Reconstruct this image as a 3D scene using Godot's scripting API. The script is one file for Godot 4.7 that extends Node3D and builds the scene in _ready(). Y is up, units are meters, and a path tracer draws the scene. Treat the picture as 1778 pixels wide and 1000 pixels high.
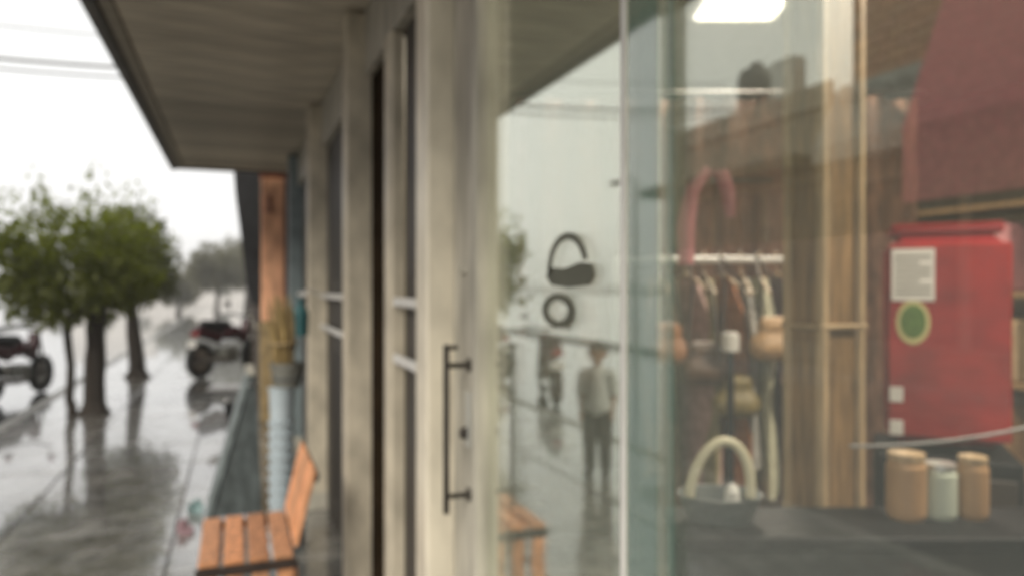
extends Node3D
# World: x = metres to the right of the walking line (towards the shop glass), y up, -z = along the street.
const YAW := 0.3544
var M := {}
var rng := RandomNumberGenerator.new()
var tex_cache := {}
var used_names := {}

# ------------------------------------------------------------------ materials
func noise_tex(freq: float, lo: float, hi: float, sd: int, size := 256, warp := 0.0, stretch_seed := 0) -> NoiseTexture2D:
	var key := "%s_%s_%s_%s_%s_%s" % [freq, lo, hi, sd, size, warp]
	if tex_cache.has(key):
		return tex_cache[key]
	var n := FastNoiseLite.new()
	n.seed = sd; n.frequency = freq; n.fractal_octaves = 4
	if warp > 0.0:
		n.domain_warp_enabled = true; n.domain_warp_amplitude = warp
	var g := Gradient.new()
	g.set_color(0, Color(lo, lo, lo)); g.set_color(1, Color(hi, hi, hi))
	var t := NoiseTexture2D.new()
	t.width = size; t.height = size; t.seamless = true; t.noise = n; t.color_ramp = g
	tex_cache[key] = t
	return t

# colour in linear (real-world) values, grime from noise on world axes
func mat(r: float, g: float, b: float, rough := 0.6, grime := 0.25, scale := Vector3(1, 1, 1), metal := 0.0, freq := 0.02, sd := 3) -> StandardMaterial3D:
	var m := StandardMaterial3D.new()
	m.albedo_color = Color(r, g, b).linear_to_srgb()
	m.roughness = rough; m.metallic = metal
	if grime > 0.0:
		m.albedo_texture = noise_tex(freq, 1.0 - grime, 1.0, sd)
		m.uv1_triplanar = true; m.uv1_world_triplanar = true; m.uv1_scale = scale
	return m

func tint(m: StandardMaterial3D, k: float, warm := 0.0) -> StandardMaterial3D:
	var c := m.duplicate() as StandardMaterial3D
	var l := m.albedo_color.srgb_to_linear()
	c.albedo_color = Color(l.r * k * (1.0 + warm), l.g * k, l.b * k * (1.0 - warm)).linear_to_srgb()
	return c

# ------------------------------------------------------------------ mesh helpers
func st() -> SurfaceTool:
	var s := SurfaceTool.new()
	s.begin(Mesh.PRIMITIVE_TRIANGLES)
	return s

func tri(s: SurfaceTool, a: Vector3, b: Vector3, c: Vector3, n: Vector3) -> void:
	if (b - a).cross(c - a).dot(n) > 0.0:
		var t := b
		b = c; c = t
	for p in [a, b, c]:
		s.set_normal(n); s.add_vertex(p)

func quad(s: SurfaceTool, a: Vector3, b: Vector3, c: Vector3, d: Vector3, out_from: Vector3) -> void:
	var n := (c - a).cross(d - b)
	if n.length() < 1e-9:
		return
	n = n.normalized()
	if n.dot((a + b + c + d) * 0.25 - out_from) < 0.0:
		n = -n
	tri(s, a, b, c, n); tri(s, a, c, d, n)

func tri_out(s: SurfaceTool, a: Vector3, b: Vector3, c: Vector3, out_from: Vector3) -> void:
	var n := (b - a).cross(c - a)
	if n.length() < 1e-12:
		return
	n = n.normalized()
	if n.dot((a + b + c) / 3.0 - out_from) < 0.0:
		n = -n
	tri(s, a, b, c, n)

# chamfered box about centre c
func bx(s: SurfaceTool, c: Vector3, size: Vector3, ch := 0.006, basis := Basis.IDENTITY) -> void:
	var h := size * 0.5
	var e := minf(ch, minf(h.x, minf(h.y, h.z)) * 0.45)
	var P := func(x: float, y: float, z: float) -> Vector3: return c + basis * Vector3(x, y, z)
	for ax in 3:
		for sg in [-1.0, 1.0]:
			var u := (ax + 1) % 3
			var v := (ax + 2) % 3
			var q := []
			for k in [[-1, -1], [1, -1], [1, 1], [-1, 1]]:
				var p := Vector3()
				p[ax] = h[ax] * sg; p[u] = (h[u] - e) * k[0]; p[v] = (h[v] - e) * k[1]
				q.append(c + basis * p)
			quad(s, q[0], q[1], q[2], q[3], c)
	for ax in 3:
		var u := (ax + 1) % 3
		var v := (ax + 2) % 3
		for su in [-1.0, 1.0]:
			for sv in [-1.0, 1.0]:
				var q := []
				for k in [[-1, 0], [1, 0], [1, 1], [-1, 1]]:
					var p := Vector3()
					p[ax] = (h[ax] - e) * k[0]
					p[u] = su * (h[u] - (e if k[1] == 0 else 0.0))
					p[v] = sv * (h[v] - (0.0 if k[1] == 0 else e))
					q.append(c + basis * p)
				quad(s, q[0], q[1], q[2], q[3], c)
	for sx in [-1.0, 1.0]:
		for sy in [-1.0, 1.0]:
			for sz in [-1.0, 1.0]:
				tri_out(s, P.call(sx * h.x, sy * (h.y - e), sz * (h.z - e)), P.call(sx * (h.x - e), sy * h.y, sz * (h.z - e)), P.call(sx * (h.x - e), sy * (h.y - e), sz * h.z), c)

# axis-aligned box from corner to corner
func bb(s: SurfaceTool, a: Vector3, b: Vector3, ch := 0.006) -> void:
	bx(s, (a + b) * 0.5, (b - a).abs(), ch)

func tube(s: SurfaceTool, pts: Array, radii, sides := 8, caps := true) -> void:
	var rings := []
	var nrm := []
	var ref := Vector3.UP
	for i in pts.size():
		var d: Vector3 = (pts[mini(i + 1, pts.size() - 1)] - pts[maxi(i - 1, 0)]).normalized()
		if absf(d.dot(ref)) > 0.95:
			ref = Vector3.RIGHT if absf(d.x) < 0.9 else Vector3.BACK
		var u := d.cross(ref).normalized()
		var v := u.cross(d).normalized()
		ref = v
		var r: float = radii[i] if radii is Array else radii
		var ring := []
		var nr := []
		for k in sides:
			var a := TAU * k / sides
			var n := u * cos(a) + v * sin(a)
			ring.append(pts[i] + n * r); nr.append(n)
		rings.append(ring); nrm.append(nr)
	for i in pts.size() - 1:
		for k in sides:
			var k2 := (k + 1) % sides
			smooth_quad(s, [rings[i][k], rings[i][k2], rings[i + 1][k2], rings[i + 1][k]], [nrm[i][k], nrm[i][k2], nrm[i + 1][k2], nrm[i + 1][k]])
	if caps:
		for e in [0, pts.size() - 1]:
			var n: Vector3 = (pts[0] - pts[1]).normalized() if e == 0 else (pts[-1] - pts[-2]).normalized()
			for k in sides:
				tri(s, pts[e], rings[e][k], rings[e][(k + 1) % sides], n)

func smooth_quad(s: SurfaceTool, p: Array, n: Array) -> void:
	for t in [[0, 1, 2], [0, 2, 3]]:
		var o: Array = t
		if (p[o[1]] - p[o[0]]).cross(p[o[2]] - p[o[0]]).dot(n[o[0]] + n[o[1]] + n[o[2]]) > 0.0:
			o = [t[0], t[2], t[1]]
		for i in o:
			s.set_normal(n[i]); s.add_vertex(p[i])

# lathe about y through c; prof = array of Vector2(radius, y)
func lathe(s: SurfaceTool, c: Vector3, prof: Array, sides := 16, squash := Vector3.ONE, basis := Basis.IDENTITY) -> void:
	for i in prof.size() - 1:
		var a: Vector2 = prof[i]
		var b: Vector2 = prof[i + 1]
		var sl := (b - a)
		for k in sides:
			var ps := []
			var ns := []
			for q in [[a, k], [a, k + 1], [b, k + 1], [b, k]]:
				var an: float = TAU * q[1] / sides
				ps.append(c + basis * (Vector3(cos(an) * q[0].x, q[0].y, sin(an) * q[0].x) * squash))
				ns.append((basis * Vector3(cos(an) * sl.y, -sl.x, sin(an) * sl.y)).normalized())
			smooth_quad(s, ps, ns)

func torus(s: SurfaceTool, c: Vector3, R: float, r: float, basis: Basis, n := 24, m := 8) -> void:
	for i in n:
		for j in m:
			var ps := []
			var ns := []
			for q in [[i, j], [i + 1, j], [i + 1, j + 1], [i, j + 1]]:
				var a: float = TAU * q[0] / n
				var b: float = TAU * q[1] / m
				var nn := Vector3(cos(a) * cos(b), sin(a) * cos(b), sin(b))
				ps.append(c + basis * (Vector3(cos(a) * R, sin(a) * R, 0) + nn * r)); ns.append(basis * nn)
			smooth_quad(s, ps, ns)

# extruded polygon in the plane u,v, along w
func prism(s: SurfaceTool, poly: PackedVector2Array, o: Vector3, u: Vector3, v: Vector3, w: Vector3) -> void:
	var idx := Geometry2D.triangulate_polygon(poly)
	var wn := w.normalized()
	for i in range(0, idx.size(), 3):
		var p := []
		for k in 3:
			p.append(o + u * poly[idx[i + k]].x + v * poly[idx[i + k]].y)
		tri(s, p[0], p[1], p[2], -wn); tri(s, p[0] + w, p[1] + w, p[2] + w, wn)
	var cw := Geometry2D.is_polygon_clockwise(poly)
	for i in poly.size():
		var a := poly[i]
		var b := poly[(i + 1) % poly.size()]
		var d := (b - a).normalized()
		var n2 := Vector2(-d.y, d.x) if cw else Vector2(d.y, -d.x)
		var n := (u * n2.x + v * n2.y).normalized()
		var p0 := o + u * a.x + v * a.y
		var p1 := o + u * b.x + v * b.y
		tri(s, p0, p1, p1 + w, n); tri(s, p0, p1 + w, p0 + w, n)

# ------------------------------------------------------------------ scene helpers
func numbered(n: String) -> String:
	var k: int = used_names.get(n, 0)
	used_names[n] = k + 1
	return n if k == 0 else "%s_%03d" % [n, k]

func tag(o: Node, label: String, category: String, group := "") -> void:
	o.set_meta("label", label); o.set_meta("category", category)
	if group:
		o.set_meta("group", group)

func thing(called: String, label: String, category: String, at := Vector3.ZERO, turn := 0.0, group := "") -> Node3D:
	var o := Node3D.new()
	o.name = numbered(called)
	add_child(o)
	o.position = at; o.rotation.y = turn
	tag(o, label, category, group)
	return o

func part(called: String, mesh, m: Material, parent: Node) -> MeshInstance3D:
	var o := MeshInstance3D.new()
	o.name = called
	o.mesh = mesh.commit() if mesh is SurfaceTool else mesh
	o.material_override = m
	parent.add_child(o, true)
	return o

func struct(called: String, mesh, m: Material) -> MeshInstance3D:
	var o := part(called, mesh, m, self)
	o.set_meta("kind", "structure")
	return o

func bpart(called: String, a: Vector3, b: Vector3, m: Material, parent: Node, ch := 0.006) -> MeshInstance3D:
	var s := st()
	bb(s, a, b, ch)
	return part(called, s, m, parent)

# ------------------------------------------------------------------ bodies: smooth-joined capsules meshed as surface nets
func blob(s: SurfaceTool, bones: Array, cell: float, k: float) -> void:
	var lo := Vector3.INF
	var hi := -Vector3.INF
	for b in bones:
		for e in [0, 1]:
			var r: float = b[2 + e] + k + cell
			lo = lo.min(b[e] - Vector3.ONE * r); hi = hi.max(b[e] + Vector3.ONE * r)
	var n := Vector3i(((hi - lo) / cell).ceil()) + Vector3i.ONE
	var f := PackedFloat32Array()
	f.resize(n.x * n.y * n.z); f.fill(1e3)
	for b in bones:
		var a: Vector3 = b[0]
		var d: Vector3 = b[1] - a
		var dd := maxf(d.length_squared(), 1e-9)
		var rm: float = maxf(b[2], b[3]) + k + cell * 2.0
		var i0 := Vector3i((a.min(b[1]) - Vector3.ONE * rm - lo) / cell).max(Vector3i.ZERO)
		var i1 := Vector3i((a.max(b[1]) + Vector3.ONE * rm - lo) / cell).min(n - Vector3i.ONE)
		for x in range(i0.x, i1.x + 1):
			for y in range(i0.y, i1.y + 1):
				for z in range(i0.z, i1.z + 1):
					var p := lo + Vector3(x, y, z) * cell
					var t := clampf((p - a).dot(d) / dd, 0.0, 1.0)
					var v: float = (p - a - d * t).length() - lerpf(b[2], b[3], t)
					var q := (x * n.y + y) * n.z + z
					var w := f[q]
					var hh := maxf(k - absf(v - w), 0.0) / k
					f[q] = minf(v, w) - hh * hh * k * 0.25
	var vid := {}
	var vs := PackedVector3Array()
	var ns := PackedVector3Array()
	var sx := n.y * n.z
	var sy := n.z
	for x in n.x - 1:
		for y in n.y - 1:
			for z in n.z - 1:
				var q := x * sx + y * sy + z
				var c := [f[q], f[q + 1], f[q + sy], f[q + sy + 1], f[q + sx], f[q + sx + 1], f[q + sx + sy], f[q + sx + sy + 1]]
				var m := 0
				for i in 8:
					if c[i] < 0.0:
						m |= 1 << i
				if m == 0 or m == 255:
					continue
				var sum := Vector3()
				var cnt := 0
				for e in [[0, 1], [2, 3], [4, 5], [6, 7], [0, 2], [1, 3], [4, 6], [5, 7], [0, 4], [1, 5], [2, 6], [3, 7]]:
					var va: float = c[e[0]]
					var vb: float = c[e[1]]
					if (va < 0.0) != (vb < 0.0):
						var t := va / (va - vb)
						var pa := Vector3(e[0] >> 2 & 1, e[0] >> 1 & 1, e[0] & 1)
						var pb := Vector3(e[1] >> 2 & 1, e[1] >> 1 & 1, e[1] & 1)
						sum += pa.lerp(pb, t); cnt += 1
				vid[q] = vs.size()
				vs.append(lo + (Vector3(x, y, z) + sum / cnt) * cell)
				ns.append(Vector3(c[4] + c[5] + c[6] + c[7] - c[0] - c[1] - c[2] - c[3], c[2] + c[3] + c[6] + c[7] - c[0] - c[1] - c[4] - c[5], c[1] + c[3] + c[5] + c[7] - c[0] - c[2] - c[4] - c[6]).normalized())
	var step := [sx, sy, 1]
	for q in vid:
		for ax in 3:
			var u: int = step[(ax + 1) % 3]
			var v: int = step[(ax + 2) % 3]
			if (f[q] < 0.0) != (f[q + step[ax]] < 0.0) and vid.has(q - u) and vid.has(q - v) and vid.has(q - u - v):
				var id := [vid[q], vid[q - u], vid[q - u - v], vid[q - v]]
				smooth_quad(s, id.map(func(i): return vs[i]), id.map(func(i): return ns[i]))

# ------------------------------------------------------------------ trees
func crown_mesh(center: Vector3, rad: Vector3, twigs: int, leaf: float, spread_up: float, per := 30) -> ArrayMesh:
	var s := st()
	for i in twigs:
		var d := Vector3(rng.randfn(), rng.randfn() * 0.9, rng.randfn()).normalized()
		var start := center + d * rad * rng.randf_range(0.15, 0.55)
		var tip := center + d * rad * rng.randf_range(0.75, 1.08) + Vector3(0, rng.randf_range(0.0, spread_up) * maxf(0.0, d.y + 0.35), 0)
		for j in per:
			var f := pow(rng.randf(), 0.8)
			var p := start.lerp(tip, f) + Vector3(rng.randfn(), rng.randfn(), rng.randfn()) * leaf * (1.5 - 0.9 * f)
			var ax := ((tip - start).normalized() + Vector3(rng.randfn(), rng.randfn(), rng.randfn()) * 0.55).normalized()
			var sd := ax.cross(Vector3(rng.randfn(), rng.randfn(), rng.randfn())).normalized()
			var L := leaf * rng.randf_range(0.7, 1.5)
			var W := L * 0.24
			var n := ax.cross(sd).normalized()
			if n.y < 0.0:
				n = -n
			var mid := p + ax * L * 0.5
			tri(s, p, mid + sd * W, mid - sd * W, n)
			tri(s, mid + sd * W, p + ax * L - Vector3(0, L * 0.12, 0), mid - sd * W, n)
	return s.commit()

func limb(s: SurfaceTool, a: Vector3, b: Vector3, r0: float, r1: float, wob := 0.03, n := 6) -> void:
	var pts := []
	var rr := []
	for i in n + 1:
		var f := float(i) / n
		var w := Vector3(rng.randfn(), 0, rng.randfn()) * wob * (1.0 if i > 0 else 0.0)
		pts.append(a.lerp(b, f) + w); rr.append(lerpf(r0, r1, f) * rng.randf_range(0.92, 1.08))
	tube(s, pts, rr, 9)

func _ready() -> void:
	rng.seed = 77
	setup_view()
	make_materials()
	make_ground()
	make_shop()
	make_room()
	make_neighbour()
	make_street_far()
	make_trees()
	make_vehicles()
	make_pavement_things()
	make_window_things()
	make_person()

func setup_view() -> void:
	var cam := Camera3D.new()
	cam.name = "camera"
	cam.near = 0.05; cam.far = 600.0
	var at := CameraAttributesPhysical.new()
	at.frustum_near = 0.05; at.frustum_far = 600.0
	at.frustum_focal_length = 35.0 / (2.0 * tan(atan(500.0 / 1300.0)))
	at.frustum_focus_distance = 0.36
	at.exposure_aperture = 10.5
	cam.attributes = at
	cam.fov = rad_to_deg(2.0 * atan(500.0 / 1300.0))
	cam.position = Vector3(0, 1.5, 0)
	cam.rotation.y = -YAW
	add_child(cam)
	cam.current = true
	var env := Environment.new()
	env.background_mode = Environment.BG_SKY
	env.tonemap_mode = Environment.TONE_MAPPER_LINEAR
	env.tonemap_exposure = 1.7
	var sm := ProceduralSkyMaterial.new()
	sm.sky_top_color = Color(0.785, 0.79, 0.785)
	sm.sky_horizon_color = Color(0.845, 0.84, 0.835)
	sm.sky_curve = 0.25
	sm.ground_bottom_color = Color(0.35, 0.35, 0.34)
	sm.ground_horizon_color = Color(0.6, 0.6, 0.6)
	sm.sky_energy_multiplier = 1.0
	var n := FastNoiseLite.new()
	n.seed = 5; n.frequency = 0.012; n.fractal_octaves = 4
	var g := Gradient.new()
	g.set_color(0, Color(1, 1, 1, 0)); g.set_color(1, Color(1, 1, 1, 0.10))
	var ct := NoiseTexture2D.new()
	ct.width = 512; ct.height = 256; ct.seamless = true; ct.noise = n; ct.color_ramp = g
	sm.sky_cover = ct
	var sky := Sky.new()
	sky.sky_material = sm
	env.sky = sky
	env.fog_enabled = true
	env.fog_density = 0.003
	env.fog_light_color = Color(0.93, 0.93, 0.93)
	env.sdfgi_enabled = true; env.ssao_enabled = true; env.ssil_enabled = true
	var we := WorldEnvironment.new()
	we.name = "world_environment"
	we.environment = env
	add_child(we)
	var sun := DirectionalLight3D.new()
	sun.name = "overcast_sun"
	sun.light_energy = 0.5
	sun.light_color = Color(1.0, 0.97, 0.92)
	sun.light_angular_distance = 25.0
	sun.shadow_enabled = true
	sun.rotation = Vector3(-0.62, -0.75, 0)
	add_child(sun)

func make_materials() -> void:
	M.slab = mat(0.29, 0.285, 0.265, 0.12, 0.45, Vector3(0.7, 0.7, 0.7))
	M.slab.roughness_texture = noise_tex(0.012, 0.35, 1.0, 21)
	M.slab.roughness = 0.34
	M.slab.heightmap_enabled = true; M.slab.heightmap_texture = noise_tex(0.03, 0.0, 1.0, 8); M.slab.heightmap_scale = 0.35
	M.slab.clearcoat_enabled = true; M.slab.clearcoat = 1.0; M.slab.clearcoat_roughness = 0.04
	M.grout = mat(0.06, 0.058, 0.052, 0.25, 0.4)
	M.asphalt = mat(0.05, 0.05, 0.052, 0.22, 0.4, Vector3(0.5, 0.5, 0.5))
	M.asphalt.clearcoat_enabled = true; M.asphalt.clearcoat = 1.0; M.asphalt.clearcoat_roughness = 0.06
	M.kerb = mat(0.3, 0.29, 0.26, 0.4, 0.35)
	M.soffit = mat(0.76, 0.69, 0.55, 0.7, 0.35, Vector3(0.3, 1, 3.5))
	M.fascia = mat(0.13, 0.125, 0.115, 0.55, 0.3)
	M.cream = mat(0.84, 0.77, 0.62, 0.42, 0.16, Vector3(1.2, 0.7, 1.2))
	M.beige = mat(0.66, 0.59, 0.46, 0.45, 0.22, Vector3(1.2, 0.7, 1.2), 0.0, 0.02, 9)
	M.stone = mat(0.58, 0.55, 0.46, 0.5, 0.3, Vector3(1.5, 0.4, 1.5), 0.0, 0.02, 12)
	M.panel = mat(0.07, 0.062, 0.052, 0.55, 0.35, Vector3(1.5, 0.4, 1.5))
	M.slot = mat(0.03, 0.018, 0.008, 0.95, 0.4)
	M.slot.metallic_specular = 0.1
	M.white = mat(0.8, 0.79, 0.75, 0.4, 0.12)
	M.alu = mat(0.62, 0.63, 0.6, 0.28, 0.1, Vector3.ONE, 0.6)
	M.bronze = mat(0.07, 0.06, 0.05, 0.35, 0.2, Vector3.ONE, 0.5)
	M.blue_grey = mat(0.22, 0.27, 0.28, 0.5, 0.2)
	M.wall = mat(0.5, 0.47, 0.4, 0.8, 0.25)
	M.orange_paint = mat(0.95, 0.50, 0.29, 0.5, 0.3, Vector3(1.2, 0.5, 1.2))
	M.tan_paint = mat(0.45, 0.33, 0.16, 0.6, 0.4, Vector3(2, 1, 2))
	M.brown_wall = mat(0.22, 0.17, 0.12, 0.7, 0.4)
	M.dark_canvas = mat(0.028, 0.03, 0.034, 0.85, 0.4)
	M.bark = mat(0.07, 0.055, 0.042, 0.9, 0.5, Vector3(6, 1.5, 6), 0.0, 0.04)
	M.bark.heightmap_enabled = true; M.bark.heightmap_texture = noise_tex(0.05, 0, 1, 31); M.bark.heightmap_scale = 1.5
	for k in [["leaf", 0.29, 0.32, 0.075], ["leaf_dark", 0.19, 0.21, 0.07], ["leaf_bright", 0.40, 0.44, 0.10], ["leaf_far_haze", 0.36, 0.35, 0.29]]:  # far leaves carry the distance haze in their pale colour
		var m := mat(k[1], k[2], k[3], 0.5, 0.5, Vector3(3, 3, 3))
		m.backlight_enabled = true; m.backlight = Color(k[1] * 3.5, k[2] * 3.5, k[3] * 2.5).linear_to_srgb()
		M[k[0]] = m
	# glass: clear panes, plus thin half-mirror films added to strengthen their reflections
	var gl := StandardMaterial3D.new()
	gl.albedo_color = Color(0.96, 1.0, 0.98, 0.05); gl.roughness = 0.0; gl.metallic_specular = 0.5
	gl.transparency = BaseMaterial3D.TRANSPARENCY_ALPHA
	M.glass = gl
	M.film = film(0.29)
	M.film_thin = film(0.07)
	M.film_upper = film(0.27)
	var gt := StandardMaterial3D.new()
	gt.albedo_color = Color(0.42, 0.54, 0.51, 0.32); gt.roughness = 0.05
	gt.transparency = BaseMaterial3D.TRANSPARENCY_ALPHA
	M.green_glass = gt
	M.orange_wood = mat(0.95, 0.45, 0.22, 0.5, 0.4, Vector3(3, 1, 3), 0.0, 0.03)
	M.dark_wood = mat(0.05, 0.03, 0.02, 0.6, 0.4)
	M.slate = mat(0.13, 0.155, 0.155, 0.45, 0.4, Vector3(2, 1, 2))
	M.bucket = mat(0.50, 0.58, 0.62, 0.35, 0.1)
	M.pot_grey = mat(0.22, 0.22, 0.19, 0.5, 0.3)
	M.straw = mat(0.5, 0.36, 0.14, 0.8, 0.3)
	M.orange_fruit = mat(0.92, 0.45, 0.09, 0.4, 0.2, Vector3(8, 8, 8))
	M.net = mat(0.35, 0.08, 0.02, 0.6, 0.0)
	M.black = mat(0.015, 0.015, 0.017, 0.6, 0.2)
	M.black.metallic_specular = 0.3
	M.rubber = mat(0.012, 0.012, 0.012, 0.8, 0.2)
	M.red_paint = mat(0.28, 0.015, 0.018, 0.25, 0.15)
	M.maroon = mat(0.055, 0.010, 0.016, 0.18, 0.1)
	M.chrome = mat(0.6, 0.6, 0.6, 0.15, 0.0, Vector3.ONE, 1.0)
	M.grey_top = mat(0.33, 0.33, 0.33, 0.3, 0.2)
	M.oak = mat(0.34, 0.205, 0.09, 0.5, 0.4, Vector3(5, 0.6, 5), 0.0, 0.03)
	M.oak_pale = mat(0.58, 0.42, 0.24, 0.45, 0.3, Vector3(5, 0.6, 5), 0.0, 0.03)
	M.interior = mat(0.24, 0.17, 0.11, 0.85, 0.2)
	M.ceiling = mat(0.48, 0.46, 0.42, 0.85, 0.1)
	M.floor = mat(0.16, 0.14, 0.11, 0.35, 0.3)
	M.pink = mat(0.60, 0.24, 0.25, 0.8, 0.2)
	M.jar = mat(0.50, 0.30, 0.15, 0.45, 0.2)
	M.jar_pale = mat(0.55, 0.60, 0.50, 0.2, 0.1)
	M.vinyl = mat(0.13, 0.135, 0.10, 0.6, 0.2)
	M.green_label = mat(0.13, 0.24, 0.05, 0.5, 0.3, Vector3(6, 6, 6))
	M.yellow_label = mat(0.60, 0.55, 0.25, 0.5, 0.1)
	M.cream_hoop = mat(0.68, 0.64, 0.46, 0.4, 0.1)

func film(alpha: float) -> StandardMaterial3D:
	var im := Image.create(4, 4, false, Image.FORMAT_RGB8)
	im.fill(Color(0.955, 0.975, 0.90))
	var m := StandardMaterial3D.new()
	m.albedo_texture = ImageTexture.create_from_image(im)
	m.albedo_color = Color(1, 1, 1, alpha)
	m.metallic = 1.0; m.roughness = 0.0
	m.transparency = BaseMaterial3D.TRANSPARENCY_ALPHA
	return m

# ------------------------------------------------------------------ ground
func make_ground() -> void:
	var s := st()
	quad(s, Vector3(-90, -0.13, 30), Vector3(90, -0.13, 30), Vector3(90, -0.13, -240), Vector3(-90, -0.13, -240), Vector3(0, -5, 0))
	struct("ground", s, M.asphalt)
	s = st()
	bb(s, Vector3(-2.28, -0.14, 4), Vector3(0.62, -0.012, -60), 0.004)
	var walk := struct("sidewalk", s, M.grout)
	var tones := [M.slab, tint(M.slab, 0.86), tint(M.slab, 1.12, 0.02), tint(M.slab, 0.95, 0.03)]
	# slabs one by one near the camera
	var wid := 0.955
	for row in 26:
		for col in 3:
			var x0 := -2.275 + col * (wid + 0.010)
			var z0 := 3.0 - row * 0.91
			var y := rng.randf_range(-0.0015, 0.0015)
			bpart("paving_slab", Vector3(x0, -0.03, z0), Vector3(x0 + wid, y, z0 - 0.90), tones[rng.randi() % 4], walk, 0.005)
	s = st()
	bb(s, Vector3(-2.275, -0.02, 3.0 - 26 * 0.91), Vector3(0.61, 0.0, -60), 0.004)
	struct("far_paving", s, M.slab)
	var kerb := Node3D.new()
	kerb.name = "kerb"
	kerb.set_meta("kind", "structure")
	add_child(kerb)
	for i in 32:
		bpart("kerb_stone", Vector3(-2.45, -0.14, 3.0 - i * 1.0), Vector3(-2.285, 0.004, 3.0 - i - 0.985), M.kerb, kerb, 0.015)
	s = st()
	bb(s, Vector3(-2.45, -0.14, -29.0), Vector3(-2.285, 0.003, -60), 0.01)
	struct("far_kerb", s, M.kerb)
	s = st()
	bb(s, Vector3(-10.0, -0.14, 4), Vector3(-8.6, 0.0, -60), 0.015)
	struct("opposite_sidewalk", s, M.slab)

# ------------------------------------------------------------------ the shop front
func make_shop() -> void:
	var shop := thing("shop_building", "cream shop front with pilasters, dark doors and big mirrored window on the right", "building")
	# pilasters
	var ps := [[1.95, 2.08, M.cream], [3.38, 3.50, M.beige], [5.2, 5.34, M.beige], [7.2, 7.36, M.blue_grey]]
	for p in ps:
		bpart("pilaster", Vector3(0.478 if p[0] < 2.0 else 0.462, 0, -p[0]), Vector3(0.60, 2.735, -p[1]), p[2], shop, 0.008)
		bpart("plinth", Vector3(0.466 if p[0] < 2.0 else 0.452, 0, -p[0] + 0.008), Vector3(0.598, 0.12, -p[1] - 0.008), M.stone, shop, 0.006)
	# door frame post in the first bay with its dark slot, and the dark door leaves
	var s := st()
	var pts := []
	for i in 3:
		pts.append(Vector3(0.56, i * 1.36, -2.78))
	bpart("door_post", Vector3(0.525, 0, -2.72), Vector3(0.60, 2.45, -2.82), M.beige, shop, 0.02)
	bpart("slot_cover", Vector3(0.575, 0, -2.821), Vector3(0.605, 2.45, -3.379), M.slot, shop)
	for d in [[2.081, 2.719], [3.501, 5.199], [5.341, 7.199]]:
		var leaf := bpart("door_leaf", Vector3(0.585, 0.02, -d[0]), Vector3(0.62, 2.45, -d[1]), M.panel, shop)
		var n := int(round((d[1] - d[0]) / 0.6))
		for i in n:
			var a: float = lerpf(d[0], d[1], (i + 0.12) / n)
			var b: float = lerpf(d[0], d[1], (i + 0.88) / n)
			bpart("raised_panel", Vector3(0.578, 0.2, -a), Vector3(0.586, 1.1, -b), M.panel, leaf, 0.004)
			bpart("raised_panel", Vector3(0.578, 1.55, -a), Vector3(0.586, 2.3, -b), M.panel, leaf, 0.004)
		for y in [1.45, 1.245]:
			bpart("push_bar", Vector3(0.538, y - 0.016, -d[0] - 0.01), Vector3(0.556, y + 0.016, -d[1] + 0.01), M.white, leaf, 0.007)
	bpart("end_wall", Vector3(0.585, 0, -7.361), Vector3(0.75, 2.735, -8.45), M.wall, shop)
	bpart("lintel", Vector3(0.545, 2.451, -2.081), Vector3(0.70, 2.735, -3.379), M.stone, shop)
	bpart("lintel", Vector3(0.545, 2.451, -3.501), Vector3(0.70, 2.735, -5.199), M.stone, shop)
	bpart("lintel", Vector3(0.545, 2.451, -5.341), Vector3(0.70, 2.735, -7.199), M.stone, shop)
	bpart("lintel", Vector3(0.565, 2.60, 1.25), Vector3(0.70, 2.735, -1.949), M.stone, shop)
	bpart("sill_wall", Vector3(0.55, 0, 1.25), Vector3(0.68, 0.28, -1.749), M.stone, shop)
	# upper wall above the canopy
	bpart("upper_wall", Vector3(0.62, 2.955, 2.0), Vector3(0.85, 5.2, -8.45), M.wall, shop)
	# window: sliding panes
	var win := part("window", framed_window(), M.alu, shop)
	var panes := [[0.582, 1.75, 0.945], [0.604, 1.045, -1.2]]
	for p in panes:
		bpart("pane", Vector3(p[0], 0.30, -p[1]), Vector3(p[0] + 0.005, 2.58, -p[2]), M.glass, win, 0.0005)
		if p[0] > 0.59:
			continue
		bpart("pane", Vector3(p[0] + 0.010, 0.30, -p[1]), Vector3(p[0] + 0.015, 2.58, -p[2]), M.glass, win, 0.0005)
	var fl := st()
	quad(fl, Vector3(0.5795, 0.3, -1.75), Vector3(0.5795, 0.3, -0.945), Vector3(0.5795, 2.58, -0.945), Vector3(0.5795, 2.58, -1.75), Vector3(3, 1, 0))
	part("added_mirror_film", fl, M.film, win)  # mirror sheets added to strengthen what the left pane reflects
	fl = st()
	quad(fl, Vector3(0.5895, 0.3, -1.75), Vector3(0.5895, 0.3, -0.945), Vector3(0.5895, 2.58, -0.945), Vector3(0.5895, 2.58, -1.75), Vector3(3, 1, 0))
	part("added_mirror_film", fl, M.film, win)
	fl = st()
	quad(fl, Vector3(0.6015, 0.3, -0.943), Vector3(0.6015, 0.3, 1.2), Vector3(0.6015, 2.58, 1.2), Vector3(0.6015, 2.58, -0.943), Vector3(3, 1, 0))
	part("added_mirror_film", fl, M.film_thin, win)
	fl = st()
	quad(fl, Vector3(0.6025, 1.555, -0.943), Vector3(0.6025, 1.555, 1.2), Vector3(0.6025, 2.58, 1.2), Vector3(0.6025, 2.58, -0.943), Vector3(3, 1, 0))
	part("added_upper_film", fl, M.film_upper, win)  # extra sheet added for stronger reflections high on the right pane
	bpart("edge_strip", Vector3(0.574, 0.3, -1.056), Vector3(0.579, 2.58, -1.042), M.white, win, 0.003)
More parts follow.
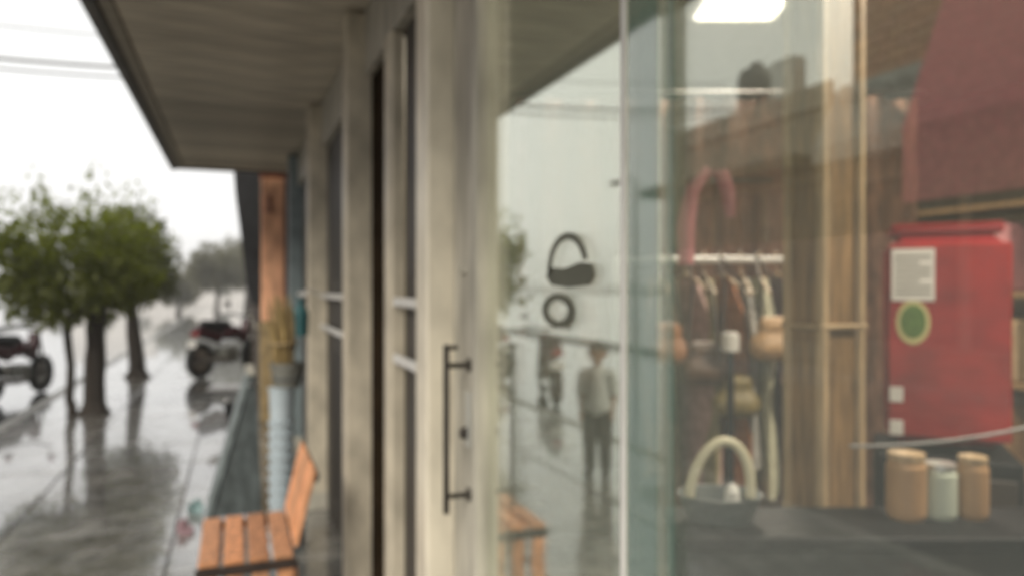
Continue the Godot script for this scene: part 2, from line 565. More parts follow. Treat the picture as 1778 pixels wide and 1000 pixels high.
	bpart("edge_seal", Vector3(0.598, 0.3, -0.962), Vector3(0.6035, 2.58, -0.944), M.green_glass, win, 0.001)
	bpart("overlap_glass", Vector3(0.5775, 0.3, -1.038), Vector3(0.5785, 2.58, -0.952), M.green_glass, win, 0.0005)
	# door stile with pull handle and lock
	var stile := bpart("door_stile", Vector3(0.552, 0, -1.751), Vector3(0.64, 2.60, -1.948), M.stone, shop, 0.006)
	var h := st()
	tube(h, [Vector3(0.492, 1.36, -1.80), Vector3(0.492, 0.94, -1.80)], 0.008, 10)
	for y in [1.307, 0.982]:
		tube(h, [Vector3(0.486, y, -1.80), Vector3(0.553, y, -1.80)], 0.007, 8)
		lathe(h, Vector3(0.552, y, -1.80), [Vector2(0.0, 0.006), Vector2(0.016, 0.006), Vector2(0.018, 0.0)], 12, Vector3.ONE, Basis(Vector3.BACK, PI / 2))
	tube(h, [Vector3(0.492, 1.352, -1.80), Vector3(0.520, 1.352, -1.80)], 0.006, 8)
	part("pull_handle", h, M.bronze, stile)
	h = st()
	bb(h, Vector3(0.546, 1.10, -1.79), Vector3(0.553, 1.24, -1.83), 0.003)
	part("lock_plate", h, M.alu, stile)
	h = st()
	lathe(h, Vector3(0.546, 1.135, -1.81), [Vector2(0.0, 0.018), Vector2(0.012, 0.016), Vector2(0.016, 0.0)], 12, Vector3.ONE, Basis(Vector3.BACK, PI / 2))
	part("lock_cylinder", h, M.bronze, stile)
	h = st()
	lathe(h, Vector3(0.552, 1.545, -1.84), [Vector2(0.0, 0.014), Vector2(0.012, 0.012), Vector2(0.015, 0.0)], 12, Vector3.ONE, Basis(Vector3.BACK, PI / 2))
	part("door_button", h, M.stone, stile)
	# vinyl marks on the outside of the pane
	var v := st()
	ring_plate(v, Vector3(0.5785, 1.457, -1.310), 0.078, 0.033, 0.60, 0.0, TAU)
	part("vinyl_ring", v, M.vinyl, win)
	v = st()
	ring_plate(v, Vector3(0.5785, 1.535, -1.270), 0.090, 0.068, 0.80, 0.25, 3.3)
	part("vinyl_arc", v, M.vinyl, win)
	v = st()
	var poly := PackedVector2Array()
	for q in [[-0.105, -0.004], [-0.09, 0.014], [-0.02, 0.010], [0.05, 0.020], [0.098, 0.016], [0.108, -0.004], [0.09, -0.020], [0.0, -0.026], [-0.08, -0.020]]:
		poly.append(Vector2(q[0], q[1]))
	prism(v, poly, Vector3(0.5785, 1.526, -1.262), Vector3(0, 0, 1), Vector3.UP, Vector3(-0.0008, 0, 0))
	part("vinyl_foot", v, M.vinyl, win)
	# canopy: boards under a slab, with a dark fascia
	var can := thing("canopy", "flat brown boarded canopy with dark edge above the pavement", "canopy")
	bpart("roof_slab", Vector3(-0.56, 2.775, 2.4), Vector3(0.75, 2.95, -8.40), M.fascia, can)
	bpart("fascia", Vector3(-0.625, 2.715, 2.4), Vector3(-0.561, 2.97, -8.47), M.fascia, can, 0.01)
	bpart("end_fascia", Vector3(-0.56, 2.725, -8.401), Vector3(0.75, 2.97, -8.47), M.fascia, can, 0.01)
	bpart("edge_batten", Vector3(-0.56, 2.735, 2.4), Vector3(-0.50, 2.774, -8.40), tint(M.soffit, 0.6), can, 0.006)
	var tones := [M.soffit, tint(M.soffit, 0.86), tint(M.soffit, 1.1), tint(M.soffit, 0.74)]
	for i in 36:
		var z := 2.39 - i * 0.30
		bpart("soffit_board", Vector3(-0.499, 2.748 + rng.randf_range(-0.003, 0.003), z), Vector3(0.70, 2.774, z - 0.288), tones[rng.randi() % 4], can, 0.006)

func ring_plate(s: SurfaceTool, c: Vector3, rx: float, ry: float, inner: float, a0: float, a1: float) -> void:
	var poly := PackedVector2Array()
	var n := 28
	var full := a1 - a0 > TAU - 0.01
	if full:
		a1 = a0 + TAU - 0.001
	for i in n + 1:
		var a := lerpf(a0, a1, float(i) / n)
		poly.append(Vector2(cos(a) * rx, sin(a) * ry))
	for i in n + 1:
		var a := lerpf(a1, a0, float(i) / n)
		poly.append(Vector2(cos(a) * rx * inner, sin(a) * ry * inner))
	prism(s, poly, c, Vector3(0, 0, 1), Vector3.UP, Vector3(-0.0008, 0, 0))

func framed_window() -> SurfaceTool:
	var s := st()
	bb(s, Vector3(0.57, 0.281, 1.22), Vector3(0.64, 0.301, -1.749), 0.003)
	bb(s, Vector3(0.57, 2.579, 1.22), Vector3(0.64, 2.599, -1.749), 0.003)
	bb(s, Vector3(0.57, 0.302, 1.24), Vector3(0.64, 2.578, 1.205), 0.003)
	return s

# ------------------------------------------------------------------ room behind the glass
func make_room() -> void:
	var s := st()
	bb(s, Vector3(0.66, -0.10, 2.5), Vector3(5.2, 0.0, -8.6), 0.002)
	struct("shop_floor", s, M.floor)
	s = st()
	bb(s, Vector3(0.70, 2.90, 2.5), Vector3(5.2, 2.945, -8.6), 0.002)
	struct("shop_ceiling", s, M.ceiling)
	s = st()
	bb(s, Vector3(5.05, 0.001, 2.4), Vector3(5.2, 2.899, -8.5), 0.002)
	struct("shop_back_wall", s, M.interior)
	s = st()
	bb(s, Vector3(0.70, 0.001, 2.4), Vector3(5.049, 2.899, 2.25), 0.002)
	struct("shop_side_wall", s, M.interior)
	s = st()
	bb(s, Vector3(0.76, 0.001, -8.35), Vector3(5.049, 2.899, -8.5), 0.002)
	struct("shop_side_wall", s, M.interior)
	var lamp_at := [Vector3(2.23, 2.83, -2.9), Vector3(2.2, 2.83, -0.55)]  # the second lamp is out of view, placed to light the clothes rack
	for i in 2:
		var l := thing("ceiling_lamp", ["glowing square ceiling lamp seen through the glass at top centre", "unseen second ceiling lamp, out of view, placed to light the hanging clothes"][i], "lamp", lamp_at[i], -YAW, "shop ceiling lamps")
		bpart("housing", Vector3(-0.22, 0.0, -0.22), Vector3(0.22, 0.068, 0.22), M.white, l)
		var em := StandardMaterial3D.new()
		em.albedo_color = Color(0.9, 0.9, 0.88); em.emission_enabled = true; em.emission = Color(1, 0.97, 0.9); em.emission_energy_multiplier = 2.0
		bpart("diffuser", Vector3(-0.19, -0.012, -0.19), Vector3(0.19, -0.001, 0.19), em, l)
		var a := AreaLight3D.new()
		a.name = "lamp_light"
		a.area_size = Vector2(0.38, 0.38)
		a.light_color = Color(1, 0.95, 0.86)
		a.light_energy = 4.5
		a.shadow_enabled = true
		a.set("area_range", 12.0)
		a.position = Vector3(0, -0.02, 0)
		a.rotation.x = -PI / 2
		l.add_child(a)
	# stock shelves along the back
	var shelf := thing("stock_shelf", "brown wooden stock shelves along the back of the shop", "shelf", Vector3(3.6, 0, -4.6))
	for y in [0.1, 0.55, 1.0, 1.45, 1.9]:
		bpart("shelf_board", Vector3(0, y, 2.2), Vector3(0.4, y + 0.03, -2.2), M.oak, shelf)
	for z in [-2.22, -0.74, 0.74, 2.22]:
		bpart("upright", Vector3(-0.02, 0, z - 0.02), Vector3(0.42, 2.1, z + 0.02), M.dark_wood, shelf)
	var cols := [M.jar, M.pink, M.maroon, M.bucket, M.oak_pale, M.pot_grey, M.black, M.straw]
	var words := ["tan", "pink", "maroon", "pale blue", "pale wood", "grey", "black", "straw coloured"]
	var where := ["bottom", "second", "third", "fourth"]
	var bay := ["near", "middle", "far"]
	for yi in 4:
		for b in 3:
			for k in 2:
				var c := rng.randi() % 8
				var hh := rng.randf_range(0.18, 0.36)
				var z := 1.48 - b * 1.48 + (k - 0.5) * 0.6
				var bs := st()
				bx(bs, Vector3(0, hh * 0.5, 0), Vector3(0.26, hh, rng.randf_range(0.25, 0.42)), 0.012)
				bx(bs, Vector3(0, hh + 0.012, 0), Vector3(0.27, 0.022, 0.24), 0.006)
				var o := part("stock_box", bs, cols[c], self)

				o.position = Vector3(3.78, [0.131, 0.581, 1.031, 1.481][yi], -4.6 + z)
				tag(o, "%s lidded box on the %s shelf board, %s bay, %s" % [words[c], where[yi], bay[b], ["farther one", "nearer one"][k]], "box", "boxes on the stock shelves")

# ------------------------------------------------------------------ next building along the street
func make_neighbour() -> void:
	var nb := thing("neighbour_building", "brown rendered building beyond the orange pillar", "building")
	bpart("wall", Vector3(0.30, 0, -8.95), Vector3(4.0, 3.6, -20), M.brown_wall, nb, 0.02)
	bpart("dado", Vector3(0.285, 0, -8.96), Vector3(0.299, 0.9, -20), tint(M.brown_wall, 0.7), nb, 0.003)
	for i in 3:
		var z := -10.6 - i * 3.0
		var w := bpart("window", Vector3(0.27, 1.0, z), Vector3(0.299, 2.1, z - 1.2), M.dark_wood, nb)
		bpart("frame", Vector3(0.262, 0.95, z + 0.05), Vector3(0.271, 1.0, z - 1.25), M.beige, w)
	var op := thing("orange_pillar", "bright orange painted pillar with tan foot at the end of the shop", "pillar", Vector3(0.27, 0, -8.7))
	bpart("shaft", Vector3(0, 1.13, 0), Vector3(0.245, 3.4, -0.24), M.orange_paint, op, 0.012)
	bpart("foot", Vector3(-0.012, 0, 0.012), Vector3(0.255, 1.129, -0.245), M.tan_paint, op, 0.012)
	bpart("shadow_band", Vector3(-0.01, 2.72, 0.012), Vector3(0.253, 2.86, -0.245), mat(0.30, 0.07, 0.015, 0.6, 0.3), op, 0.01)  # shadow near the canopy edge, painted as a dark orange band
	var wl := st()
	bx(wl, Vector3(0.075, 2.46, 0.03), Vector3(0.05, 0.12, 0.06), 0.012)
	lathe(wl, Vector3(0.075, 2.33, 0.05), [Vector2(0.0, 0.12), Vector2(0.02, 0.10), Vector2(0.045, 0.0), Vector2(0.0, 0.0)], 12)
	part("wall_bracket", wl, mat(0.28, 0.10, 0.05, 0.5, 0.2), op)
	bpart("side_strip", Vector3(0.2455, 1.13, 0.004), Vector3(0.285, 3.4, -0.2), mat(0.13, 0.035, 0.02, 0.6, 0.3), op, 0.006)
	# folded dark awning hanging beside it
	var aw := thing("folded_awning", "dark grey canvas awning folded down beside the orange pillar", "awning", Vector3(0, 0, -9.3))
	for i in 5:
		var poly := PackedVector2Array()
		var o := i * 0.004
		for q in [[-0.035 + o, 3.1], [0.285, 3.1], [0.285, 1.30], [0.17 + o, 1.34], [0.12 + o, 1.55], [0.06 + o, 2.1], [0.0 + o, 2.6]]:
			poly.append(Vector2(q[0], q[1]))
		var s := st()
		prism(s, poly, Vector3(0, -0.02 * (i % 2), -i * 0.05), Vector3.RIGHT, Vector3.UP, Vector3(0, 0, -0.042))
		part("canvas_fold", s, M.dark_canvas, aw)

# ------------------------------------------------------------------ across and down the street
func make_street_far() -> void:
	# brick-fronted shop opposite, seen in the glass
	var b := thing("brick_shop", "pink brick shop with long grey awning reflected at upper right", "building", Vector3(-10, 0, 0))
	bpart("wall", Vector3(-6, 0, -3.0), Vector3(-0.10, 8.6, -11.4), mat(0.42, 0.28, 0.22, 0.8, 0.2), b, 0.02)
	var bm := []
	for i in 6:
		bm.append(mat(0.70 + 0.05 * (i % 3), 0.36 + 0.03 * (i % 2) + 0.02 * (i % 3), 0.25, 0.85, 0.35, Vector3(2, 2, 2), 0.0, 0.03, i))
	for row in 15:
		for c in 18:
			var z0 := -4.3 - c * 0.40 - (0.2 if row % 2 else 0.0)
			if z0 - 0.38 < -11.4:
				continue
			var y0 := 5.45 + row * 0.2
			bpart("brick", Vector3(-0.11, y0, z0), Vector3(-0.04 + rng.randf_range(0, 0.02), y0 + 0.185, z0 - 0.385), bm[rng.randi() % 6], b, 0.01)
	bpart("pilaster", Vector3(-0.10, 0, -3.4), Vector3(0.12, 8.6, -4.2), mat(0.42, 0.13, 0.16, 0.6, 0.3), b, 0.02)
	bpart("cornice", Vector3(-0.10, 8.45, -4.21), Vector3(0.15, 8.75, -11.4), M.stone, b, 0.02)
	var aw := st()
	var poly := PackedVector2Array([Vector2(-0.1, 5.40), Vector2(0.15, 5.40), Vector2(0.85, 4.15), Vector2(0.85, 3.85), Vector2(-0.1, 3.95)])
	prism(aw, poly, Vector3(0, 0, -9.05), Vector3.RIGHT, Vector3.UP, Vector3(0, 0, -2.4))
	var awn := part("awning", aw, mat(0.36, 0.36, 0.35, 0.6, 0.25), b)
	aw = st()
	poly = PackedVector2Array([Vector2(-0.1, 6.9), Vector2(0.1, 6.9), Vector2(1.25, 4.05), Vector2(1.25, 2.85), Vector2(1.2, 2.85), Vector2(1.15, 3.70), Vector2(-0.1, 3.85)])
	prism(aw, poly, Vector3(0, 0, -4.25), Vector3.RIGHT, Vector3.UP, Vector3(0, 0, -4.75))
	part("awning", aw, mat(0.72, 0.16, 0.19, 0.6, 0.25), b)
	for i in 11:
		var z := -9.2 - i * 0.19
		var g := st()
		var hgt := 0.30 if i % 3 else 0.38
		var bs := Basis(Vector3.BACK, -0.51)
		for k in 2 + i % 2:
			bx(g, Vector3(0.43, 4.98, z - 0.02 + k * 0.07), Vector3(0.012, hgt, 0.03), 0.003, bs)
		bx(g, Vector3(0.43, 4.98, z), Vector3(0.014, 0.03, 0.16), 0.003, bs)
		part("letter", g, M.grey_top, awn)
	for i in 3:
		var z := -4.6 - i * 2.25
		var w := bpart("shop_window", Vector3(-0.1, 0.5, z), Vector3(-0.05, 3.5, z - 2.0), M.black, b, 0.01)
		bpart("frame", Vector3(-0.05, 0.45, z - 0.95), Vector3(-0.02, 3.5, z - 1.05), M.maroon, w, 0.005)
	bpart("stall_riser", Vector3(-0.1, 0, -4.3), Vector3(-0.03, 0.45, -11.4), M.brown_wall, b, 0.01)
	# lower pale building with a roof tank
	var p := thing("pale_shop", "low tan building with flat roof and tank reflected in the glass", "building", Vector3(-10, 0, 0))
	bpart("wall", Vector3(-6, 0, -11.9), Vector3(-0.10, 5.45, -17.8), mat(0.46, 0.40, 0.32, 0.85, 0.3), p, 0.02)
	bpart("parapet", Vector3(-0.16, 5.2, -11.9), Vector3(-0.02, 5.7, -17.8), mat(0.52, 0.47, 0.39, 0.85, 0.3), p, 0.02)
	bpart("awning", Vector3(-0.1, 3.9, -11.95), Vector3(0.9, 4.15, -17.8), mat(0.10, 0.10, 0.045, 0.7, 0.3), p, 0.02)
	for i in 3:
		var z := -12.2 - i * 1.9
		var w := bpart("shop_window", Vector3(-0.1, 0.4, z), Vector3(-0.05, 3.7, z - 1.6), mat(0.06, 0.045, 0.03, 0.4, 0.3), p, 0.01)
		bpart("frame", Vector3(-0.05, 0.4, z - 0.77), Vector3(-0.02, 3.7, z - 0.83), M.oak, w, 0.005)
	var tk := st()
	lathe(tk, Vector3(-0.7, 5.46, -15.0), [Vector2(0.0, 0.0), Vector2(0.45, 0.0), Vector2(0.46, 1.1), Vector2(0.40, 1.3), Vector2(0.15, 1.42), Vector2(0.15, 1.5), Vector2(0.0, 1.5)], 18)
	part("roof_tank", tk, mat(0.16, 0.17, 0.165, 0.5, 0.2), p)
	bpart("chimney", Vector3(-0.6, 5.46, -13.2), Vector3(-0.2, 6.6, -13.9), M.white, p, 0.02)
	# street lamp across the road
	var l := thing("street_lamp", "grey street lamp with short arm across the road, reflected in the glass", "street lamp", Vector3(-8.8, 0, -17.5))
	var s := st()
	tube(s, [Vector3(0, 0, 0), Vector3(0, 2, 0), Vector3(0, 4.35, 0)], [0.07, 0.055, 0.045], 12)
	part("pole", s, M.pot_grey, l)
	s = st()
	tube(s, [Vector3(0, 4.3, 0), Vector3(0, 4.42, -0.2), Vector3(0, 4.45, -0.8)], 0.03, 10)
	part("arm", s, M.pot_grey, l)
	s = st()
	lathe(s, Vector3(0, 4.42, -1.1), [Vector2(0, 0.07), Vector2(0.10, 0.06), Vector2(0.16, 0.0), Vector2(0.12, -0.05), Vector2(0, -0.06)], 14, Vector3(0.7, 1, 2.2))
	part("lamp_head", s, M.black, l)
	# cables over the road
	for i in 3:
		var c := st()
		var pts := []
		var y0: float = [5.62, 5.50, 6.55][i]
		var z0: float = [-14.2, -14.4, -15.5][i]
		for k in 17:
			var f := k / 16.0
			pts.append(Vector3(lerpf(-10.2, 2.0, f), y0 - 0.35 * sin(f * PI), z0 - 0.5 * f))
		tube(c, pts, [0.03, 0.018, 0.012][i], 6)
		var o := part("overhead_cable", c, M.grey_top, self)
		tag(o, ["thick grey cable crossing the sky above the street", "thinner grey cable just below the thick one", "thin highest cable crossing the sky"][i], "cable", "cables over the street")
	# far end of the street
	var fw := thing("far_building", "pale low wall and building closing the far end of the street", "building", Vector3(0, 0, -72))
	bpart("wall", Vector3(-16, -0.13, 0), Vector3(3, 1.9, -3), mat(0.82, 0.79, 0.76, 0.8, 0.15), fw, 0.03)
	bpart("upper_storey", Vector3(-13, 1.9, -0.5), Vector3(-6.5, 4.6, -3), mat(0.80, 0.77, 0.74, 0.8, 0.15), fw, 0.03)
	for i in 5:
		bpart("window", Vector3(-14.5 + i * 3.2, 0.8, 0.03), Vector3(-13.3 + i * 3.2, 2.0, -0.1), M.pot_grey, fw, 0.01)

# ------------------------------------------------------------------ trees
func tree(called: String, label: String, at: Vector3, stems: Array, cc: Vector3, cr: Vector3, lm: Material, twigs: int, leaf: float, up: float, grp: String) -> void:
	var t := thing(called, label, "tree", at, 0.0, grp)
	for q in stems:
		var s := st()
		limb(s, q[0], q[1], q[2], q[3], 0.012)
		lathe(s, q[0], [Vector2(q[2] * 1.7, -0.02), Vector2(q[2] * 1.25, 0.05), Vector2(q[2] * 0.9, 0.16)], 12)
		part("trunk", s, M.bark, t)
	var bs := st()
	for i in 12:
		var a := TAU * i / 12.0 + rng.randf() * 0.4
		var q: Array = stems[i % stems.size()]
		limb(bs, q[1] - Vector3(0, 0.1, 0), cc + Vector3(cos(a) * cr.x * 0.7, rng.randf_range(-0.2, 0.7) * cr.y, sin(a) * cr.z * 0.7), q[3] * 0.6, 0.008, 0.02, 5)
	part("limbs", bs, M.bark, t)
	var c := part("crown", crown_mesh(cc, cr, twigs, leaf, up), lm, t)
	c.set_meta("kind", "stuff")
	# paler outer shoots
	var o := part("shoots", crown_mesh(cc + Vector3(0, cr.y * 0.25, 0), cr * Vector3(0.95, 0.9, 0.95), int(twigs * 0.5), leaf * 0.9, up * 1.6, 26), M.leaf_bright if lm != M.leaf_far_haze else M.leaf_far_haze, t)
	o.set_meta("kind", "stuff")

func make_trees() -> void:
	var g := "trees along the pavement"
	tree("street_tree", "nearest full street tree with round green crown and forked dark trunk", Vector3(-1.58, 0, -10.1),
		[[Vector3(0, 0, 0), Vector3(0.02, 1.25, 0), 0.125, 0.10], [Vector3(-0.22, 0, 0.05), Vector3(-0.30, 1.2, 0), 0.045, 0.05]],
		Vector3(-0.24, 1.66, 0), Vector3(1.02, 0.62, 0.95), M.leaf, 205, 0.085, 0.34, g)
	tree("street_tree", "farther slimmer street tree with thin leaning trunk", Vector3(-1.60, 0, -14.0),
		[[Vector3(0.05, 0, 0), Vector3(-0.08, 1.5, 0), 0.14, 0.085]],
		Vector3(0.0, 1.85, 0), Vector3(0.66, 0.72, 0.66), M.leaf_dark, 130, 0.10, 0.35, g)
	var fars := [[-1.0, -45.0, 2.5, 1.4], [0.6, -48.0, 2.9, 1.7], [-3.4, -52.0, 1.5, 1.2]]
	var where := ["hazy far tree standing left of the dark awning", "hazy far tree touching the dark awning edge", "low hazy far tree just right of the street trees"]
	for i in 3:
		var f: Array = fars[i]
		tree("far_tree", where[i], Vector3(f[0], -0.13, f[1]), [[Vector3(0, 0, 0), Vector3(0.1, f[2] * 0.6, 0), 0.16, 0.1]], Vector3(0, f[2], 0), Vector3(f[3], f[3] * 0.62, f[3]), M.leaf_far_haze, 70, 0.26, 0.5, "hazy trees at the end of the street")

# ------------------------------------------------------------------ vehicles
func make_vehicles() -> void:
	var s: SurfaceTool
	# motorcycle parked on the pavement, seen from behind
	var mc := thing("motorcycle", "dark red motorcycle parked on the wet pavement by the far wall", "motorcycle", Vector3(-0.12, 0, -13.9), -0.75)
	for z in [0.62, -0.62]:
		var w := Node3D.new()
		w.name = "wheel"
		mc.add_child(w, true)
		w.position = Vector3(0, 0.30, z)
		s = st()
		torus(s, Vector3.ZERO, 0.24, 0.06, Basis(Vector3.UP, PI / 2), 24, 8)
		part("tyre", s, M.rubber, w)
		s = st()
		lathe(s, Vector3.ZERO, [Vector2(0, 0.05), Vector2(0.06, 0.05), Vector2(0.07, 0.01), Vector2(0.20, 0.008), Vector2(0.20, -0.008), Vector2(0.07, -0.01), Vector2(0.06, -0.05), Vector2(0, -0.05)], 18, Vector3.ONE, Basis(Vector3.BACK, PI / 2))
		part("rim", s, M.chrome, w)
	s = st()
	blob(s, [[Vector3(0, 0.72, -0.18), Vector3(0, 0.74, 0.05), 0.12, 0.13], [Vector3(0, 0.66, 0.25), Vector3(0, 0.78, 0.66), 0.10, 0.09], [Vector3(0, 0.62, -0.35), Vector3(0, 0.88, -0.45), 0.09, 0.08]], 0.025, 0.05)
	part("bodywork", s, M.maroon, mc)
	s = st()
	blob(s, [[Vector3(0, 0.84, 0.05), Vector3(0, 0.88, 0.55), 0.10, 0.09]], 0.025, 0.03)
	part("seat", s, M.black, mc)
	s = st()
	bx(s, Vector3(0, 0.36, 0.05), Vector3(0.30, 0.28, 0.40), 0.05)
	part("engine", s, M.pot_grey, mc)
	s = st()
	tube(s, [Vector3(-0.40, 1.02, -0.22), Vector3(-0.2, 1.04, -0.36), Vector3(0, 1.0, -0.42), Vector3(0.2, 1.04, -0.36), Vector3(0.40, 1.02, -0.22)], 0.018, 8)
	part("handlebar", s, M.black, mc)
	for sd in [-1.0, 1.0]:
		s = st()
		tube(s, [Vector3(sd * 0.07, 0.30, -0.62), Vector3(sd * 0.07, 0.95, -0.42)], 0.022, 8)
		part("fork", s, M.chrome, mc)
		s = st()
		tube(s, [Vector3(sd * 0.24, 1.03, -0.33), Vector3(sd * 0.30, 1.18, -0.33)], 0.008, 6)
		lathe(s, Vector3(sd * 0.32, 1.22, -0.33), [Vector2(0, 0.02), Vector2(0.06, 0.015), Vector2(0.06, -0.01), Vector2(0, -0.02)], 12, Vector3.ONE, Basis(Vector3.RIGHT, PI / 2))
		part("mirror", s, M.chrome, mc)
	s = st()
	bx(s, Vector3(0, 0.74, 0.74), Vector3(0.16, 0.08, 0.05), 0.02)
	part("tail_light", s, M.red_paint, mc)
	bpart("number_plate", Vector3(-0.09, 0.52, 0.80), Vector3(0.09, 0.64, 0.81), M.white, mc, 0.003)
	s = st()
	tube(s, [Vector3(0.14, 0.30, 0.1), Vector3(0.16, 0.30, 0.4), Vector3(0.17, 0.36, 0.85)], [0.03, 0.05, 0.05], 10)
	part("exhaust", s, M.chrome, mc)
	for i in 2:
		var k := mc.duplicate() as Node3D
		k.name = numbered("motorcycle")
		add_child(k)
		k.position = [Vector3(-3.15, -0.13, -10.1), Vector3(-3.05, -0.13, -13.0)][i]
		k.rotation.y = [0.25, -0.3][i]
		k.set_meta("label", ["dark motorcycle parked in the road at the left edge, nearer of two at the kerb", "dark motorcycle parked in the road behind the nearest tree trunk, farther of two"][i])
		k.set_meta("group", "motorcycles by the kerb")

# ------------------------------------------------------------------ things standing on the pavement
func make_pavement_things() -> void:
	var s := st()
	var ch := thing("slatted_bench", "short orange slatted wooden bench with leaning slatted back by the shop wall", "bench", Vector3(0.0, 0.0, -3.08))
	var tones := [M.orange_wood, tint(M.orange_wood, 1.12, 0.05), tint(M.orange_wood, 0.8), tint(M.orange_wood, 0.93, -0.06)]
	for k in 4:
		var x0 := -0.135 + k * 0.092
		bpart("seat_slat", Vector3(x0, 0.43, 0.0), Vector3(x0 + 0.076, 0.452 + 0.001 * k, -0.60), tones[k], ch, 0.005)
	bpart("end_rail", Vector3(-0.145, 0.395, 0.012), Vector3(0.235, 0.429, -0.012), M.dark_wood, ch, 0.004)
	bpart("end_rail", Vector3(-0.145, 0.395, -0.588), Vector3(0.235, 0.429, -0.612), M.dark_wood, ch, 0.004)
	for k in 4:
		var x0 := -0.128 + k * 0.094
		bpart("end_slat", Vector3(x0, 0.16, 0.004), Vector3(x0 + 0.062, 0.394, -0.010), tones[(k + 1) % 4], ch, 0.004)
	bpart("low_rail", Vector3(-0.12, 0.13, 0.006), Vector3(0.21, 0.159, -0.012), M.orange_wood, ch, 0.004)
	for q in [[-0.135, -0.0], [0.20, -0.0], [-0.135, -0.565], [0.20, -0.565]]:
		bpart("leg", Vector3(q[0], 0, q[1] - 0.014), Vector3(q[0] + 0.035, 0.394, q[1] - 0.05), tones[2], ch, 0.004)
	var lean := Basis(Vector3.BACK, -0.24)
	for k in 6:
		s = st()
		bx(s, Vector3(0.262, 0.620, -0.045 - k * 0.102), Vector3(0.018, 0.31, 0.072), 0.004, lean)
		part("back_slat", s, tint(tones[k % 4], 1.15), ch)
	for y in [0.50, 0.74]:
		s = st()
		bx(s, Vector3(0.262 + (y - 0.625) * 0.245 + 0.016, y, -0.30), Vector3(0.014, 0.034, 0.62), 0.003, lean)
		part("back_rail", s, M.dark_wood, ch)
	# stack of pale buckets with a grey pot on top
	var bk := thing("bucket_stack", "tall stack of ribbed pale blue plastic buckets behind the bench", "bucket stack", Vector3(0.245, 0, -4.40))
	for i in 13:
		s = st()
		var y := i * 0.063
		var hh := 0.19 if i == 12 else 0.063
		lathe(s, Vector3.ZERO, [Vector2(0.0, y), Vector2(0.061, y), Vector2(0.069, y + hh - 0.016), Vector2(0.076, y + hh - 0.015), Vector2(0.076, y + hh - 0.002), Vector2(0.0, y + hh - 0.002)], 22)
		part("bucket", s, M.bucket, bk)
	var pot := thing("grey_pot", "weathered grey pot standing on top of the bucket stack", "pot", Vector3(0.275, 0.945, -4.40))
	s = st()
	lathe(s, Vector3.ZERO, [Vector2(0, 0), Vector2(0.072, 0), Vector2(0.088, 0.10), Vector2(0.094, 0.105), Vector2(0.094, 0.135), Vector2(0.082, 0.135), Vector2(0.078, 0.09), Vector2(0, 0.09)], 22)
	part("body", s, M.pot_grey, pot)
	s = st()
	torus(s, Vector3(0, 0.05, 0), 0.083, 0.006, Basis(Vector3.RIGHT, PI / 2), 24, 6)
	part("band", s, M.slate, pot)
	var br := thing("straw_bundle", "bundle of dry tan straw stems standing in the grey pot", "dried plant", Vector3(0.255, 1.036, -4.40))
	for k in 46:
		s = st()
		var a := rng.randf() * TAU
		var r := sqrt(rng.randf()) * 0.05
		var e := Vector3(cos(a) * r * 1.6 - 0.02, rng.randf_range(0.28, 0.44), sin(a) * r * 1.6)
		var b0 := Vector3(cos(a) * r, 0, sin(a) * r)
		tube(s, [b0, b0.lerp(e, 0.6) + Vector3(0.004, 0, 0), e], [0.004, 0.007, 0.003], 5)
		part("stem", s, M.straw if k % 3 else M.tan_paint, br)
	s = st()
	torus(s, Vector3(0, 0.15, 0), 0.062, 0.013, Basis(Vector3.RIGHT, PI / 2), 18, 6)
	part("tie_band", s, M.tan_paint, br)
	var tealm := mat(0.03, 0.13, 0.14, 0.5, 0.2)
	var tl := thing("teal_bottle", "small dark teal bottle hung on the wall beside the straw bundle", "bottle", Vector3(0.375, 1.21, -4.75))
	s = st()
	lathe(s, Vector3.ZERO, [Vector2(0, 0), Vector2(0.045, 0), Vector2(0.05, 0.14), Vector2(0.02, 0.19), Vector2(0.02, 0.23), Vector2(0, 0.23)], 14)
	part("body", s, tealm, tl)
	s = st()
	tube(s, [Vector3(0, 0.22, 0), Vector3(0.03, 0.28, 0), Vector3(0.20, 0.235, -0.1)], 0.006, 6)
	part("white_cord", s, M.white, tl)
	# sandwich board seen end on
	var ab := thing("sandwich_board", "slate grey wedge shaped pavement board standing end on behind the bench", "sandwich board", Vector3(-0.035, 0, -5.15))
	s = st()
	prism(s, PackedVector2Array([Vector2(-0.15, 0.0), Vector2(-0.125, 0.0), Vector2(0.13, 0.93), Vector2(0.105, 0.93)]), Vector3.ZERO, Vector3.RIGHT, Vector3.UP, Vector3(0, 0, -0.62))
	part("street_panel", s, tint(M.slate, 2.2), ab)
	s = st()
	prism(s, PackedVector2Array([Vector2(0.18, 0.0), Vector2(0.205, 0.0), Vector2(0.158, 0.93), Vector2(0.133, 0.93)]), Vector3.ZERO, Vector3.RIGHT, Vector3.UP, Vector3(0, 0, -0.62))
	part("wall_panel", s, M.slate, ab)
	s = st()
	prism(s, PackedVector2Array([Vector2(-0.123, 0.03), Vector2(0.178, 0.03), Vector2(0.138, 0.86), Vector2(0.108, 0.86)]), Vector3(0, 0, -0.015), Vector3.RIGHT, Vector3.UP, Vector3(0, 0, -0.02))
	part("end_cloth", s, M.slate, ab)
	bpart("top_hinge", Vector3(0.10, 0.931, -0.02), Vector3(0.16, 0.95, -0.60), M.stone, ab, 0.006)
	# low bench with a black bucket beneath
	var bn := thing("low_bench", "low grey bench top sticking out beyond the sandwich board", "bench", Vector3(-0.02, 0, -8.85), -0.2)
	bpart("seat", Vector3(-0.25, 0.38, 0.14), Vector3(0.25, 0.42, -0.14), M.grey_top, bn, 0.01)
